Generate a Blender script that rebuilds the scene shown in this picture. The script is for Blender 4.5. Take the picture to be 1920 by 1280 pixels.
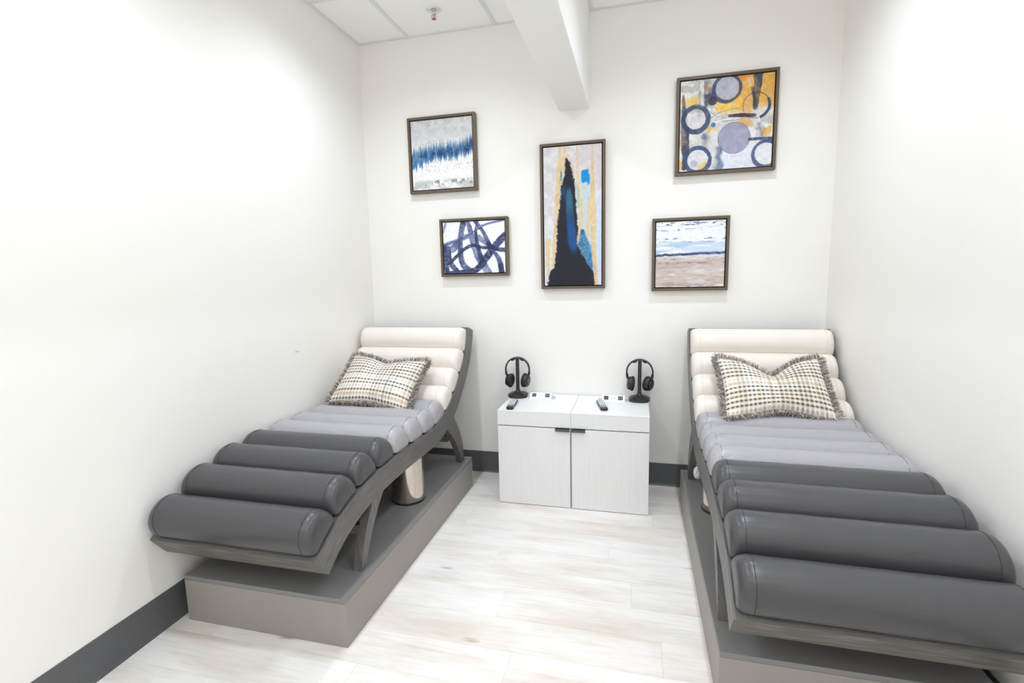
import bpy, bmesh, math, random
import numpy as np
from mathutils import Vector, Matrix

random.seed(7)
rng = np.random.default_rng(11)
PI = math.pi
scene = bpy.context.scene
COL = scene.collection
for o in list(bpy.data.objects):
    bpy.data.objects.remove(o)

# ------------------------------------------------------------------ camera
CAM = dict(x=1.8945, y=-3.3289, z=1.4338, yaw=-0.2482, pitch=-0.1357, roll=-0.0223, f=931.06)


def make_camera():
    cy, sy = math.cos(CAM['yaw']), math.sin(CAM['yaw'])
    cp, sp = math.cos(CAM['pitch']), math.sin(CAM['pitch'])
    cr, sr = math.cos(CAM['roll']), math.sin(CAM['roll'])
    fwd = Vector((sy * cp, cy * cp, sp))
    right = Vector((cy, -sy, 0))
    up = right.cross(fwd)
    r = right * cr + up * sr
    u = -right * sr + up * cr
    cam = bpy.data.cameras.new('camera')
    cam.sensor_width = 36
    cam.lens = CAM['f'] / 1920 * 36
    cam.clip_start = 0.02
    ob = bpy.data.objects.new('camera', cam)
    COL.objects.link(ob)
    m = Matrix((r, u, -fwd)).transposed().to_4x4()
    m.translation = Vector((CAM['x'], CAM['y'], CAM['z']))
    ob.matrix_world = m
    scene.camera = ob


make_camera()

# ------------------------------------------------------------------ light and exposure
world = bpy.data.worlds.new('world')
scene.world = world
world.use_nodes = True
world.node_tree.nodes['Background'].inputs[0].default_value = (0.9, 0.94, 1.0, 1)
world.node_tree.nodes['Background'].inputs[1].default_value = 0.4
scene.view_settings.view_transform = 'Standard'
scene.view_settings.look = 'None'
scene.view_settings.gamma = 1.0
scene.view_settings.use_curve_mapping = False
scene.view_settings.exposure = -1.47
try:
    scene.cycles.diffuse_bounces = 8
    scene.cycles.max_bounces = 10
    scene.cycles.sample_clamp_indirect = 4.0
except Exception:
    pass

LIGHT_COLOUR = (0.81, 0.913, 1.0)
SPOT_POWER = 150.0
SPOT_ANGLE = math.radians(150)
SPOT_BLEND = 1.0
FILL_PANEL_POWER = 22.0
# recessed ceiling downlights, two rows over the loungers, then a pair added unseen for fill (x, y)
DOWNLIGHTS = [(0.68, -0.88), (2.31, -0.88), (0.68, -2.10), (2.31, -2.10), (0.68, -3.32), (2.31, -3.32)]
FILL_PANELS = [(0.70, -4.05), (2.30, -4.05)]  # unseen panels behind the camera, added to fill the room with light

# ------------------------------------------------------------------ room dimensions (metres)
W, H, YF = 2.990, 3.020, -4.70
BASE_H = 0.155


# ------------------------------------------------------------------ helpers
def link(name, mesh, mat=None, parent=None, smooth=False):
    o = bpy.data.objects.new(name, mesh)
    COL.objects.link(o)
    if mat is not None and len(mesh.materials) == 0:
        mesh.materials.append(mat)
    if parent is not None:
        o.parent = parent
    if smooth:
        mesh.polygons.foreach_set('use_smooth', [True] * len(mesh.polygons))
    return o


def tag(o, label=None, cat=None, group=None, kind=None):
    if label:
        o['label'] = label
    if cat:
        o['category'] = cat
    if group:
        o['group'] = group
    if kind:
        o['kind'] = kind
    return o


def empty(name, loc=(0, 0, 0), rz=0.0):
    o = bpy.data.objects.new(name, None)
    COL.objects.link(o)
    o.location = loc
    o.rotation_euler = (0, 0, rz)
    o.empty_display_size = 0.1
    return o


class MB:
    """collects vertices and faces of one mesh"""

    def __init__(self):
        self.v, self.f, self.uv = [], [], {}

    def box(self, x0, x1, y0, y1, z0, z1):
        b = len(self.v)
        self.v += [(x0, y0, z0), (x1, y0, z0), (x1, y1, z0), (x0, y1, z0),
                   (x0, y0, z1), (x1, y0, z1), (x1, y1, z1), (x0, y1, z1)]
        for q in ((0, 3, 2, 1), (4, 5, 6, 7), (0, 1, 5, 4), (1, 2, 6, 5), (2, 3, 7, 6), (3, 0, 4, 7)):
            self.f.append(tuple(b + i for i in q))
        return self

    def grid(self, P, closed_u=False, closed_v=False, uv=None):
        """P[i][j] points -> quads"""
        n, m = len(P), len(P[0])
        b = len(self.v)
        for r in P:
            self.v += [tuple(p) for p in r]
        for i in range(n if closed_u else n - 1):
            for j in range(m if closed_v else m - 1):
                i2, j2 = (i + 1) % n, (j + 1) % m
                self.f.append((b + i * m + j, b + i2 * m + j, b + i2 * m + j2, b + i * m + j2))
        return b

    def poly(self, pts):
        b = len(self.v)
        self.v += [tuple(p) for p in pts]
        self.f.append(tuple(range(b, b + len(pts))))
        return self

    def lathe(self, prof, n=32, axis='z', c=(0, 0, 0), cap0=True, cap1=True):
        rows = []
        for r, z in prof:
            row = []
            for k in range(n):
                a = 2 * PI * k / n
                p = (r * math.cos(a), r * math.sin(a), z)
                if axis == 'x':
                    p = (p[2], p[0], p[1])
                elif axis == 'y':
                    p = (p[0], p[2], p[1])
                row.append((p[0] + c[0], p[1] + c[1], p[2] + c[2]))
            rows.append(row)
        b = self.grid(rows, closed_v=True)
        if cap0:
            self.f.append(tuple(b + k for k in range(n))[::-1])
        if cap1:
            e = b + (len(prof) - 1) * n
            self.f.append(tuple(e + k for k in range(n)))
        return self

    def tube(self, path, r, n=8, closed=False, sy=1.0):
        """round tube along a 3-D path; r number or list"""
        P = [Vector(p) for p in path]
        L = len(P)
        rows = []
        up0 = None
        for i in range(L):
            a = P[(i - 1) % L] if (closed or i > 0) else P[0]
            c = P[(i + 1) % L] if (closed or i < L - 1) else P[-1]
            t = (c - a).normalized()
            if up0 is None:
                up0 = Vector((0, 0, 1)) if abs(t.z) < 0.9 else Vector((0, 1, 0))
            s = t.cross(up0).normalized()
            u = s.cross(t).normalized()
            up0 = u
            rr = r[i] if isinstance(r, (list, tuple)) else r
            rows.append([P[i] + s * math.cos(2 * PI * k / n) * rr + u * math.sin(2 * PI * k / n) * rr * sy for k in range(n)])
        b = self.grid(rows, closed_u=closed, closed_v=True)
        if not closed:
            self.f.append(tuple(b + k for k in range(n))[::-1])
            e = b + (L - 1) * n
            self.f.append(tuple(e + k for k in range(n)))
        return self

    def mesh(self, name='mesh'):
        me = bpy.data.meshes.new(name)
        me.from_pydata([tuple(p) for p in self.v], [], self.f)
        bm = bmesh.new()
        bm.from_mesh(me)
        bmesh.ops.recalc_face_normals(bm, faces=bm.faces)
        bm.to_mesh(me)
        bm.free()
        me.update()
        return me

    def build(self, name, mat, parent=None, smooth=False, bevel=0.0, seg=2, angle=None):
        me = self.mesh(name)
        if bevel > 0:
            bm = bmesh.new()
            bm.from_mesh(me)
            bmesh.ops.bevel(bm, geom=[e for e in bm.edges if len(e.link_faces) == 2 and e.calc_face_angle(0) > 0.5],
                            offset=bevel, segments=seg, affect='EDGES', profile=0.5)
            bm.to_mesh(me)
            bm.free()
        o = link(name, me, mat, parent)
        if smooth:
            set_smooth(me, angle)
        return o


def set_smooth(me, angle=None):
    me.polygons.foreach_set('use_smooth', [True] * len(me.polygons))
    if angle is not None:
        me.set_sharp_from_angle(angle=angle)


def prism_yz(mb, poly, x0, x1):
    """poly in (y, z) extruded along x"""
    n = len(poly)
    b = len(mb.v)
    mb.v += [(x0, y, z) for y, z in poly] + [(x1, y, z) for y, z in poly]
    mb.f.append(tuple(b + i for i in range(n))[::-1])
    mb.f.append(tuple(b + n + i for i in range(n)))
    for i in range(n):
        j = (i + 1) % n
        mb.f.append((b + i, b + j, b + n + j, b + n + i))
    return mb


# ------------------------------------------------------------------ materials
def srgb(r, g, b):
    def f(c):
        c /= 255.0
        return c / 12.92 if c <= 0.04045 else ((c + 0.055) / 1.055) ** 2.4
    return (f(r), f(g), f(b), 1.0)


class Mat:
    def __init__(self, name):
        self.m = bpy.data.materials.new(name)
        self.m.use_nodes = True
        self.t = self.m.node_tree
        self.b = self.t.nodes['Principled BSDF']

    def n(self, typ, **kw):
        nd = self.t.nodes.new(typ)
        for k, v in kw.items():
            setattr(nd, k, v)
        return nd

    def l(self, a, b):
        self.t.links.new(a, b)

    def set(self, **kw):
        for k, v in kw.items():
            self.b.inputs[k.replace('_', ' ')].default_value = v
        return self

    def coords(self, kind='Object', scale=(1, 1, 1)):
        tc = self.n('ShaderNodeTexCoord')
        mp = self.n('ShaderNodeMapping')
        mp.inputs['Scale'].default_value = scale
        self.l(tc.outputs[kind], mp.inputs['Vector'])
        return mp.outputs[0]

    def noise(self, vec, scale, detail=4, rough=0.55):
        nz = self.n('ShaderNodeTexNoise')
        nz.inputs['Scale'].default_value = scale
        nz.inputs['Detail'].default_value = detail
        nz.inputs['Roughness'].default_value = rough
        if vec is not None:
            self.l(vec, nz.inputs['Vector'])
        return nz.outputs['Fac']

    def ramp(self, fac, stops):
        r = self.n('ShaderNodeValToRGB')
        el = r.color_ramp.elements
        while len(el) < len(stops):
            el.new(0.5)
        for e, (p, c) in zip(el, stops):
            e.position = p
            e.color = c
        self.l(fac, r.inputs[0])
        return r.outputs[0]

    def mix(self, fac, a, b, mode='MIX'):
        mx = self.n('ShaderNodeMix', data_type='RGBA', blend_type=mode)
        for inp, val in ((mx.inputs[0], fac), (mx.inputs[6], a), (mx.inputs[7], b)):
            if hasattr(val, 'node'):
                self.l(val, inp)
            else:
                inp.default_value = val
        return mx.outputs[2]

    def colour(self, c):
        if hasattr(c, 'node'):
            self.l(c, self.b.inputs['Base Color'])
        else:
            self.b.inputs['Base Color'].default_value = c
        return self

    def bump(self, h, strength=0.1, dist=0.01):
        bp = self.n('ShaderNodeBump')
        bp.inputs['Strength'].default_value = strength
        bp.inputs['Distance'].default_value = dist
        self.l(h, bp.inputs['Height'])
        self.l(bp.outputs[0], self.b.inputs['Normal'])
        return self


def plain(name, c, rough=0.5, metal=0.0, grain=0.06, scale=60.0, bump=0.0, spec=0.5):
    m = Mat(name)
    v = m.coords('Object')
    n = m.noise(v, scale, 3)
    lo = tuple(x * (1 - grain) for x in c[:3]) + (1,)
    hi = tuple(min(1, x * (1 + grain)) for x in c[:3]) + (1,)
    m.colour(m.ramp(n, [(0.3, lo), (0.7, hi)]))
    m.set(Roughness=rough, Metallic=metal)
    m.b.inputs['Specular IOR Level'].default_value = spec
    if bump:
        m.bump(n, bump, 0.002)
    return m.m


def wall_material(name, c, scuff=None):
    m = Mat(name)
    v = m.coords('Object')
    fine = m.noise(v, 260, 2)
    big = m.noise(v, 2.5, 3)
    col = m.ramp(big, [(0.2, tuple(x * 0.985 for x in c[:3]) + (1,)), (0.8, c)])
    if scuff:
        mp = m.n('ShaderNodeMapping')
        tc = m.n('ShaderNodeTexCoord')
        mp.inputs['Location'].default_value = (0, -scuff[0] * 30, -scuff[1] * 140)
        mp.inputs['Scale'].default_value = (0, 30, 140)
        m.l(tc.outputs['Object'], mp.inputs['Vector'])
        g = m.n('ShaderNodeTexGradient', gradient_type='SPHERICAL')
        m.l(mp.outputs[0], g.inputs[0])
        k = m.ramp(g.outputs['Fac'], [(0.25, (0, 0, 0, 1)), (0.6, (1, 1, 1, 1))])
        nn = m.ramp(m.noise(v, 220, 2), [(0.45, (0, 0, 0, 1)), (0.6, (1, 1, 1, 1))])
        kk = m.mix(1.0, k, nn, 'MULTIPLY')
        col = m.mix(kk, col, srgb(95, 92, 92))
    m.colour(col)
    m.set(Roughness=0.62)
    m.b.inputs['Specular IOR Level'].default_value = 0.3
    m.bump(fine, 0.10, 0.0015)
    return m.m


def plank_material():
    m = Mat('whitewashed_oak')
    oi = m.n('ShaderNodeObjectInfo')
    tc = m.n('ShaderNodeTexCoord')
    ad = m.n('ShaderNodeVectorMath', operation='ADD')
    sc = m.n('ShaderNodeVectorMath', operation='SCALE')
    sc.inputs[0].default_value = (7.3, 3.1, 0)
    m.l(oi.outputs['Random'], sc.inputs['Scale'])
    m.l(tc.outputs['Object'], ad.inputs[0])
    m.l(sc.outputs[0], ad.inputs[1])
    mp = m.n('ShaderNodeMapping')
    mp.inputs['Scale'].default_value = (1.6, 26, 1)
    m.l(ad.outputs[0], mp.inputs['Vector'])
    g1 = m.noise(mp.outputs[0], 3.0, 7, 0.62)
    mp2 = m.n('ShaderNodeMapping')
    mp2.inputs['Scale'].default_value = (1.0, 4.5, 1)
    m.l(ad.outputs[0], mp2.inputs['Vector'])
    g2 = m.noise(mp2.outputs[0], 1.6, 4, 0.6)
    base = m.ramp(g1, [(0.25, srgb(208, 197, 188)), (0.45, srgb(236, 231, 227)), (0.7, srgb(247, 245, 243))])
    patch = m.ramp(g2, [(0.32, srgb(216, 199, 186)), (0.56, srgb(247, 245, 243))])
    col = m.mix(0.55, base, patch)
    tone = m.ramp(oi.outputs['Random'], [(0.0, srgb(243, 237, 232)), (0.5, srgb(252, 251, 250)), (1.0, srgb(249, 246, 243))])
    col = m.mix(0.6, col, tone, 'MULTIPLY')
    vo = m.n('ShaderNodeTexVoronoi')
    vo.inputs['Scale'].default_value = 1.0
    mp3 = m.n('ShaderNodeMapping')
    mp3.inputs['Scale'].default_value = (2.3, 6.5, 1)
    m.l(ad.outputs[0], mp3.inputs['Vector'])
    m.l(mp3.outputs[0], vo.inputs['Vector'])
    kn = m.ramp(vo.outputs['Distance'], [(0.02, (1, 1, 1, 1)), (0.11, (0, 0, 0, 1))])
    kb = m.mix(1.0, kn, m.ramp(g1, [(0.4, (1, 1, 1, 1)), (0.62, (0.1, 0.1, 0.1, 1))]), 'MULTIPLY')
    col = m.mix(kb, col, srgb(165, 148, 136))
    m.colour(col)
    m.set(Roughness=0.42)
    m.b.inputs['Specular IOR Level'].default_value = 0.35
    m.bump(g1, 0.05, 0.001)
    return m.m


def wood_frame_material():
    """dark cerused wood, grain along the UV's first axis"""
    m = Mat('dark_cerused_wood')
    v = m.coords('UV', (1.2, 60, 1))
    g = m.noise(v, 5.0, 6, 0.65)
    m.colour(m.ramp(g, [(0.32, srgb(68, 65, 63)), (0.52, srgb(100, 96, 93)), (0.72, srgb(142, 137, 132))]))
    m.set(Roughness=0.4)
    m.bump(g, 0.12, 0.001)
    return m.m


def vinyl_material(name, c, rough, wrinkle):
    m = Mat(name)
    v = m.coords('Object')
    g = m.noise(v, 420, 2)
    w = m.noise(m.coords('Object', (2.5, 9, 9)), 2.6, 3, 0.5)
    col = m.ramp(m.noise(v, 5, 3), [(0.3, tuple(x * 0.94 for x in c[:3]) + (1,)), (0.7, c)])
    m.colour(col)
    m.set(Roughness=rough)
    m.b.inputs['Specular IOR Level'].default_value = 0.5
    bp = m.n('ShaderNodeBump')
    bp.inputs['Strength'].default_value = 0.06
    bp.inputs['Distance'].default_value = 0.0008
    m.l(g, bp.inputs['Height'])
    bp2 = m.n('ShaderNodeBump')
    bp2.inputs['Strength'].default_value = wrinkle
    bp2.inputs['Distance'].default_value = 0.02
    m.l(w, bp2.inputs['Height'])
    m.l(bp.outputs[0], bp2.inputs['Normal'])
    m.l(bp2.outputs[0], m.b.inputs['Normal'])
    return m.m


def laminate_material(name, c, rough, grain, axis_scale, bump=0.0):
    m = Mat(name)
    v = m.coords('Object', axis_scale)
    g = m.noise(v, 6, 5, 0.6)
    m.colour(m.ramp(g, [(0.3, tuple(x * (1 - grain) for x in c[:3]) + (1,)), (0.7, c)]))
    m.set(Roughness=rough)
    if bump:
        m.bump(g, bump, 0.001)
    return m.m


def attr_material(name, rough, weave=0.0, wscale=500.0, attr='paint'):
    m = Mat(name)
    a = m.n('ShaderNodeAttribute')
    a.attribute_name = attr
    m.l(a.outputs['Color'], m.b.inputs['Base Color'])
    m.set(Roughness=rough)
    m.b.inputs['Specular IOR Level'].default_value = 0.25
    if weave:
        m.bump(m.noise(m.coords('Object'), wscale, 2), weave, 0.001)
    return m.m


def emission_material(name, c, s):
    m = Mat(name)
    m.set(Roughness=0.5)
    m.b.inputs['Base Color'].default_value = (0.9, 0.9, 0.9, 1)
    m.b.inputs['Emission Color'].default_value = c + (1,)
    m.b.inputs['Emission Strength'].default_value = s
    m.m.cycles.emission_sampling = 'NONE'
    return m.m


M = {}
M['wall'] = wall_material('wall_paint', srgb(249, 246, 242))
M['wall_scuffed'] = wall_material('wall_paint_scuffed', srgb(249, 246, 242), (-0.892, 1.017))
M['beam'] = wall_material('beam_paint', srgb(250, 249, 247))
M['tile'] = plain('ceiling_tile', srgb(252, 251, 250), 0.9, grain=0.03, scale=300, bump=0.2, spec=0.1)
M['grid'] = plain('ceiling_grid_metal', srgb(230, 229, 229), 0.5, grain=0.02)
M['slab'] = plain('plenum_slab', srgb(150, 150, 150), 0.9)
M['cove'] = plain('rubber_cove_base', srgb(92, 93, 96), 0.45, grain=0.06, scale=200, bump=0.05)
M['subfloor'] = plain('subfloor', srgb(205, 198, 190), 0.9)
M['plank'] = plank_material()
M['wood'] = wood_frame_material()
M['charcoal'] = vinyl_material('charcoal_vinyl', srgb(75, 74, 77), 0.32, 0.12)
M['silver'] = vinyl_material('light_grey_vinyl', srgb(171, 168, 173), 0.29, 0.30)
M['ivory'] = vinyl_material('ivory_vinyl', srgb(240, 232, 224), 0.36, 0.06)
M['seam_dark'] = plain('seam_thread_dark', srgb(58, 56, 58), 0.6)
M['seam_grey'] = plain('seam_thread_grey', srgb(122, 122, 127), 0.6)
M['seam_ivory'] = plain('seam_thread_ivory', srgb(234, 226, 218), 0.6)
M['platform'] = laminate_material('taupe_laminate', srgb(157, 150, 145), 0.5, 0.10, (60, 60, 60))
M['platform_top_shaded'] = laminate_material('taupe_laminate_shaded', srgb(133, 131, 130), 0.45, 0.10, (60, 60, 60))  # same taupe laminate, shade and cool reflections put into its darker colour
M['bronze'] = plain('polished_bronze', (0.62, 0.55, 0.50, 1), 0.10, 1.0, grain=0.02)
M['black'] = plain('black_plastic', srgb(38, 39, 43), 0.35, grain=0.1)
M['black_soft'] = plain('black_soft_pad', srgb(34, 34, 37), 0.65, grain=0.1, scale=300, bump=0.1)
M['dark_metal'] = plain('gunmetal', srgb(92, 96, 106), 0.35, 0.8)
M['cab_top'] = laminate_material('white_laminate', srgb(240, 240, 240), 0.3, 0.02, (30, 30, 30))
M['cab_front'] = laminate_material('white_linear_laminate', srgb(240, 239, 239), 0.4, 0.07, (34, 34, 0.8), 0.05)
M['cab_apron'] = laminate_material('white_linear_apron', srgb(238, 238, 237), 0.4, 0.05, (34, 34, 0.8), 0.05)
M['cab_body'] = plain('white_carcass', srgb(214, 213, 212), 0.5)
M['dark_gap'] = plain('shadow_gap_filler', srgb(70, 68, 68), 0.8)
M['frame'] = laminate_material('bronze_brown_frame', srgb(104, 88, 72), 0.42, 0.18, (40, 40, 40))
M['liner'] = plain('black_liner', srgb(28, 22, 20), 0.8)
M['canvas'] = attr_material('painted_canvas', 0.6, 0.12, 600)
M['pillow'] = attr_material('woven_plaid', 0.85, 0.25, 900)
M['fringe'] = attr_material('brush_fringe', 0.85)
M['steel'] = plain('chrome', (0.78, 0.78, 0.78, 1), 0.18, 1.0, grain=0.02)
M['copper'] = plain('sprinkler_brass', srgb(168, 130, 110), 0.3, 0.9)
M['outlet_white'] = plain('outlet_white', srgb(236, 237, 240), 0.35, grain=0.02)
M['outlet_grey'] = plain('outlet_grey_plate', srgb(190, 191, 194), 0.35, grain=0.04)
M['socket'] = plain('socket_dark', srgb(58, 60, 76), 0.4)
M['button'] = plain('remote_button', srgb(232, 232, 238), 0.5)
M['wrap'] = plain('white_wrap', srgb(240, 240, 242), 0.5, grain=0.03)
M['lens'] = emission_material('downlight_lens', (1.0, 0.96, 0.9), 18.0)
M['trim_white'] = plain('white_trim', srgb(240, 240, 238), 0.4, grain=0.02)
M['fill_lens'] = emission_material('fill_panel_lens', (1.0, 0.98, 0.95), 5.0)


# ------------------------------------------------------------------ the room
def room():
    T = 0.12
    # floor with individual planks
    fl = MB().box(-T, W + T, YF - T, T, -0.10, -0.008).build('floor', M['subfloor'])
    tag(fl, kind='structure')
    pitch, Lp, gap = 0.178, 1.22, 0.00025
    joint = {0: 1.995, 1: 0.93, 2: 1.77, 3: 1.21, 4: 1.885, 5: 1.33, 6: 2.0, 7: 1.445, -1: 1.55, -2: 1.12, -3: 2.1}
    cache = {}
    row = -3
    while True:
        y1 = -0.422 - row * pitch
        y0 = y1 - pitch
        y1c, y0c = min(y1, 0.0), max(y0, YF)
        if y1c - y0c > 0.01:
            j = joint.get(row, 0.3 + ((row * 0.437) % 1.0) * 1.2)
            x = j
            while x > 0:
                x -= Lp
            while x < W:
                a, b = max(x, 0.0), min(x + Lp, W)
                if b - a > 0.02:
                    key = (round(b - a, 3), round(y1c - y0c, 3))
                    if key not in cache:
                        lx, ly = key
                        cache[key] = MB().box(gap, lx - gap, gap, ly - gap, -0.008, 0.0).mesh('plank')
                        cache[key].materials.append(M['plank'])
                    o = bpy.data.objects.new('plank', cache[key])
                    COL.objects.link(o)
                    o.parent = fl
                    o.location = (a, y0c, 0)
                x += Lp
        if y0 <= YF:
            break
        row += 1

    def wall(name, x0, x1, y0, y1, mat):
        tag(MB().box(x0, x1, y0, y1, -0.1, H + 0.12).build(name, mat), kind='structure')
    wall('wall_back', -T, W + T, 0, T, M['wall'])
    wall('wall_left', -T, 0, YF, 0, M['wall_scuffed'])
    wall('wall_right', W, W + T, YF, 0, M['wall'])
    wall('wall_front', -T, W + T, YF - T, YF, M['wall'])
    # cove base: flat strip with a small toe
    prof = [(0, 0), (0.011, 0), (0.0105, 0.003), (0.006, 0.008), (0.0035, 0.016), (0.0032, BASE_H - 0.002), (0.002, BASE_H), (0, BASE_H)]

    def base(name, along, a, b, wallpos, sgn):
        mb = MB()
        n = len(prof)
        for t in (a, b):
            for d, z in prof:
                p = wallpos + sgn * d
                mb.v.append((t, p, z) if along == 'x' else (p, t, z))
        mb.f.append(tuple(range(n)))
        mb.f.append(tuple(range(2 * n - 1, n - 1, -1)))
        for i in range(n):
            j = (i + 1) % n
            mb.f.append((i, j, n + j, n + i))
        tag(mb.build(name, M['cove']), kind='structure')
    base('baseboard_back', 'x', 0.012, W - 0.012, 0, -1)
    base('baseboard_left', 'y', YF, 0, 0, 1)
    base('baseboard_right', 'y', YF, 0, W, -1)

    # ceiling: slab, lay-in panels, grid bars, dropped beam
    ce = MB().box(-T, W + T, YF - T, T, H + 0.035, H + 0.12).build('ceiling', M['slab'])
    tag(ce, kind='structure')
    BX0, BX1, BZ = 1.395, 1.590, 2.453
    MB().box(BX0, BX1, YF, 0, BZ, H + 0.035).build('beam', M['beam'], ce, bevel=0.006, seg=3, smooth=True, angle=0.6)
    hw = 0.012
    cross = [-0.565 - 0.6096 * k for k in range(7)]
    for (xa, xb, tees) in ((0.0, BX0, [0.376, 0.986]), (BX1, W, [1.966, 2.576])):
        xs = [xa] + tees + [xb]
        ys = [0.0] + [c for c in cross if c > YF + 0.1] + [YF]
        troff = set()
        for t in tees:
            MB().box(t - hw, t + hw, YF, 0, H, H + 0.03).build('grid_bar', M['grid'], ce)
        for c in ys[1:-1]:
            for i in range(len(xs) - 1):
                MB().box(xs[i] + (hw if i else 0.022), xs[i + 1] - (hw if i < len(xs) - 2 else 0.022), c - hw, c + hw, H + 0.0005, H + 0.03).build('grid_bar', M['grid'], ce)
        # wall angles
        MB().box(xa, xa + 0.022, YF, 0, H, H + 0.03).build('wall_angle', M['grid'], ce)
        MB().box(xb - 0.022, xb, YF, 0, H, H + 0.03).build('wall_angle', M['grid'], ce)
        MB().box(xa + 0.022, xb - 0.022, -0.022, 0, H + 0.0003, H + 0.03).build('wall_angle', M['grid'], ce)
        for i in range(len(xs) - 1):
            for k in range(len(ys) - 1):
                x0, x1 = xs[i] + 0.004, xs[i + 1] - 0.004
                y1, y0 = ys[k] - 0.004, ys[k + 1] + 0.004
                MB().box(x0, x1, y0, y1, H + 0.006, H + 0.022).build('ceiling_panel', M['tile'], ce)


room()


# ------------------------------------------------------------------ ceiling fixtures
def downlight(x, y, label, k=1.0):
    t = empty('recessed_downlight', (x, y, H))
    tag(t, label, 'downlight', 'ceiling downlights')
    MB().lathe([(0.062, 0.004), (0.085, 0.004), (0.088, 0.0), (0.086, -0.004), (0.066, -0.005), (0.060, 0.0), (0.058, 0.004)], 32, cap0=False, cap1=False).build('trim_ring', M['trim_white'], t, smooth=True)
    MB().lathe([(0.0595, 0.0045), (0.0595, 0.0025)], 32).build('lens', M['lens'], t)
    li = bpy.data.lights.new('downlight_lamp', 'SPOT')
    li.energy = SPOT_POWER * k
    li.color = LIGHT_COLOUR
    li.spot_size = SPOT_ANGLE
    li.spot_blend = SPOT_BLEND
    li.shadow_soft_size = 0.045
    lo = bpy.data.objects.new('downlight_lamp', li)
    COL.objects.link(lo)
    lo.parent = t
    lo.location = (0, 0, -0.012)


DL_LABEL = ['round ceiling downlight above the left lounger headrest', 'round ceiling downlight above the right lounger headrest',
            'round ceiling downlight above the left lounger foot end', 'round ceiling downlight above the right lounger foot end',
            'round ceiling downlight at the left, added unseen for fill', 'round ceiling downlight at the right, added unseen for fill']
for (x, y), lb in zip(DOWNLIGHTS, DL_LABEL):
    downlight(x, y, lb, 0.3 if y < -3 else 1.0)


def fill_panel(x, y, label):  # added fill light in the form of a ceiling panel
    t = empty('added_fill_panel', (x, y, H))
    tag(t, label, 'ceiling light', 'added fill panels')
    fr = MB()
    for a, b, c, d in ((-0.30, 0.30, -0.60, -0.57), (-0.30, 0.30, 0.57, 0.60), (-0.30, -0.27, -0.57, 0.57), (0.27, 0.30, -0.57, 0.57)):
        fr.box(a, b, c, d, -0.006, 0.0)
    fr.build('frame', M['trim_white'], t)
    MB().box(-0.27, 0.27, -0.57, 0.57, -0.003, 0.0).build('diffuser', M['fill_lens'], t)
    li = bpy.data.lights.new('fill_panel_lamp', 'AREA')
    li.shape = 'RECTANGLE'
    li.size, li.size_y = 0.54, 1.14
    li.energy = FILL_PANEL_POWER
    li.color = (0.81, 0.915, 1.0)
    lo = bpy.data.objects.new('fill_panel_lamp', li)
    COL.objects.link(lo)
    lo.parent = t
    lo.location = (0, 0, -0.012)


for (x, y), lb in zip(FILL_PANELS, ('flat fill light panel added unseen at the left', 'flat fill light panel added unseen at the right')):
    fill_panel(x, y, lb)


def sprinkler():
    t = empty('fire_sprinkler', (0.680, -0.285, H + 0.006))
    tag(t, 'chrome fire sprinkler head hanging from the ceiling panel', 'sprinkler')
    MB().lathe([(0.040, 0.0), (0.041, -0.003), (0.036, -0.007), (0.026, -0.010), (0.024, -0.006), (0.012, -0.005)], 28, cap0=False, cap1=False).build('escutcheon', M['steel'], t, smooth=True)
    MB().lathe([(0.013, -0.002), (0.013, -0.022), (0.009, -0.026), (0.009, -0.030)], 16).build('body', M['steel'], t, smooth=True, angle=0.7)
    mb = MB()
    for s in (-1, 1):
        mb.tube([(s * 0.009, 0, -0.026), (s * 0.013, 0, -0.036), (s * 0.010, 0, -0.046), (0, 0, -0.053)], 0.0022, 6)
    mb.lathe([(0.003, -0.03), (0.003, -0.052)], 8)
    mb.build('yoke', M['copper'], t, smooth=True)
    MB().lathe([(0.004, -0.052), (0.014, -0.0535), (0.014, -0.055), (0.003, -0.056)], 20).build('deflector', M['copper'], t)


sprinkler()

# ------------------------------------------------------------------ loungers
RAIL_TOP = [(-1.886, .414), (-1.839, .450), (-1.786, .482), (-1.728, .509), (-1.661, .532), (-1.59, .551), (-1.50, .566),
            (-1.40, .575), (-1.25, .579), (-1.11, .579), (-.985, .576), (-.85, .573), (-.745, .575), (-.66, .588), (-.58, .617),
            (-.50, .659), (-.426, .708), (-.359, .762), (-.288, .828), (-.228, .898), (-.182, .978), (-.150, 1.080)]


def resample(pts, n):
    P = [Vector((a, b, 0)) for a, b in pts]
    dense = []
    for i in range(len(P) - 1):
        p0, p1, p2, p3 = P[max(i - 1, 0)], P[i], P[i + 1], P[min(i + 2, len(P) - 1)]
        for k in range(12):
            t = k / 12
            dense.append(0.5 * ((2 * p1) + (p2 - p0) * t + (2 * p0 - 5 * p1 + 4 * p2 - p3) * t * t + (3 * p1 - p0 - 3 * p2 + p3) * t ** 3))
    dense.append(P[-1])
    d = [0.0]
    for i in range(1, len(dense)):
        d.append(d[-1] + (dense[i] - dense[i - 1]).length)
    out = []
    j = 0
    for k in range(n):
        s = d[-1] * k / (n - 1)
        while j < len(d) - 2 and d[j + 1] < s:
            j += 1
        t = (s - d[j]) / max(d[j + 1] - d[j], 1e-9)
        q = dense[j].lerp(dense[j + 1], min(max(t, 0), 1))
        out.append((q.x, q.y))
    return out, d[-1]


NP = 81
TOP, TOTAL = resample(RAIL_TOP, NP)
# smooth
for _ in range(6):
    TOP = [TOP[0]] + [((TOP[i - 1][0] + 2 * TOP[i][0] + TOP[i + 1][0]) / 4, (TOP[i - 1][1] + 2 * TOP[i][1] + TOP[i + 1][1]) / 4) for i in range(1, NP - 1)] + [TOP[-1]]


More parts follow.
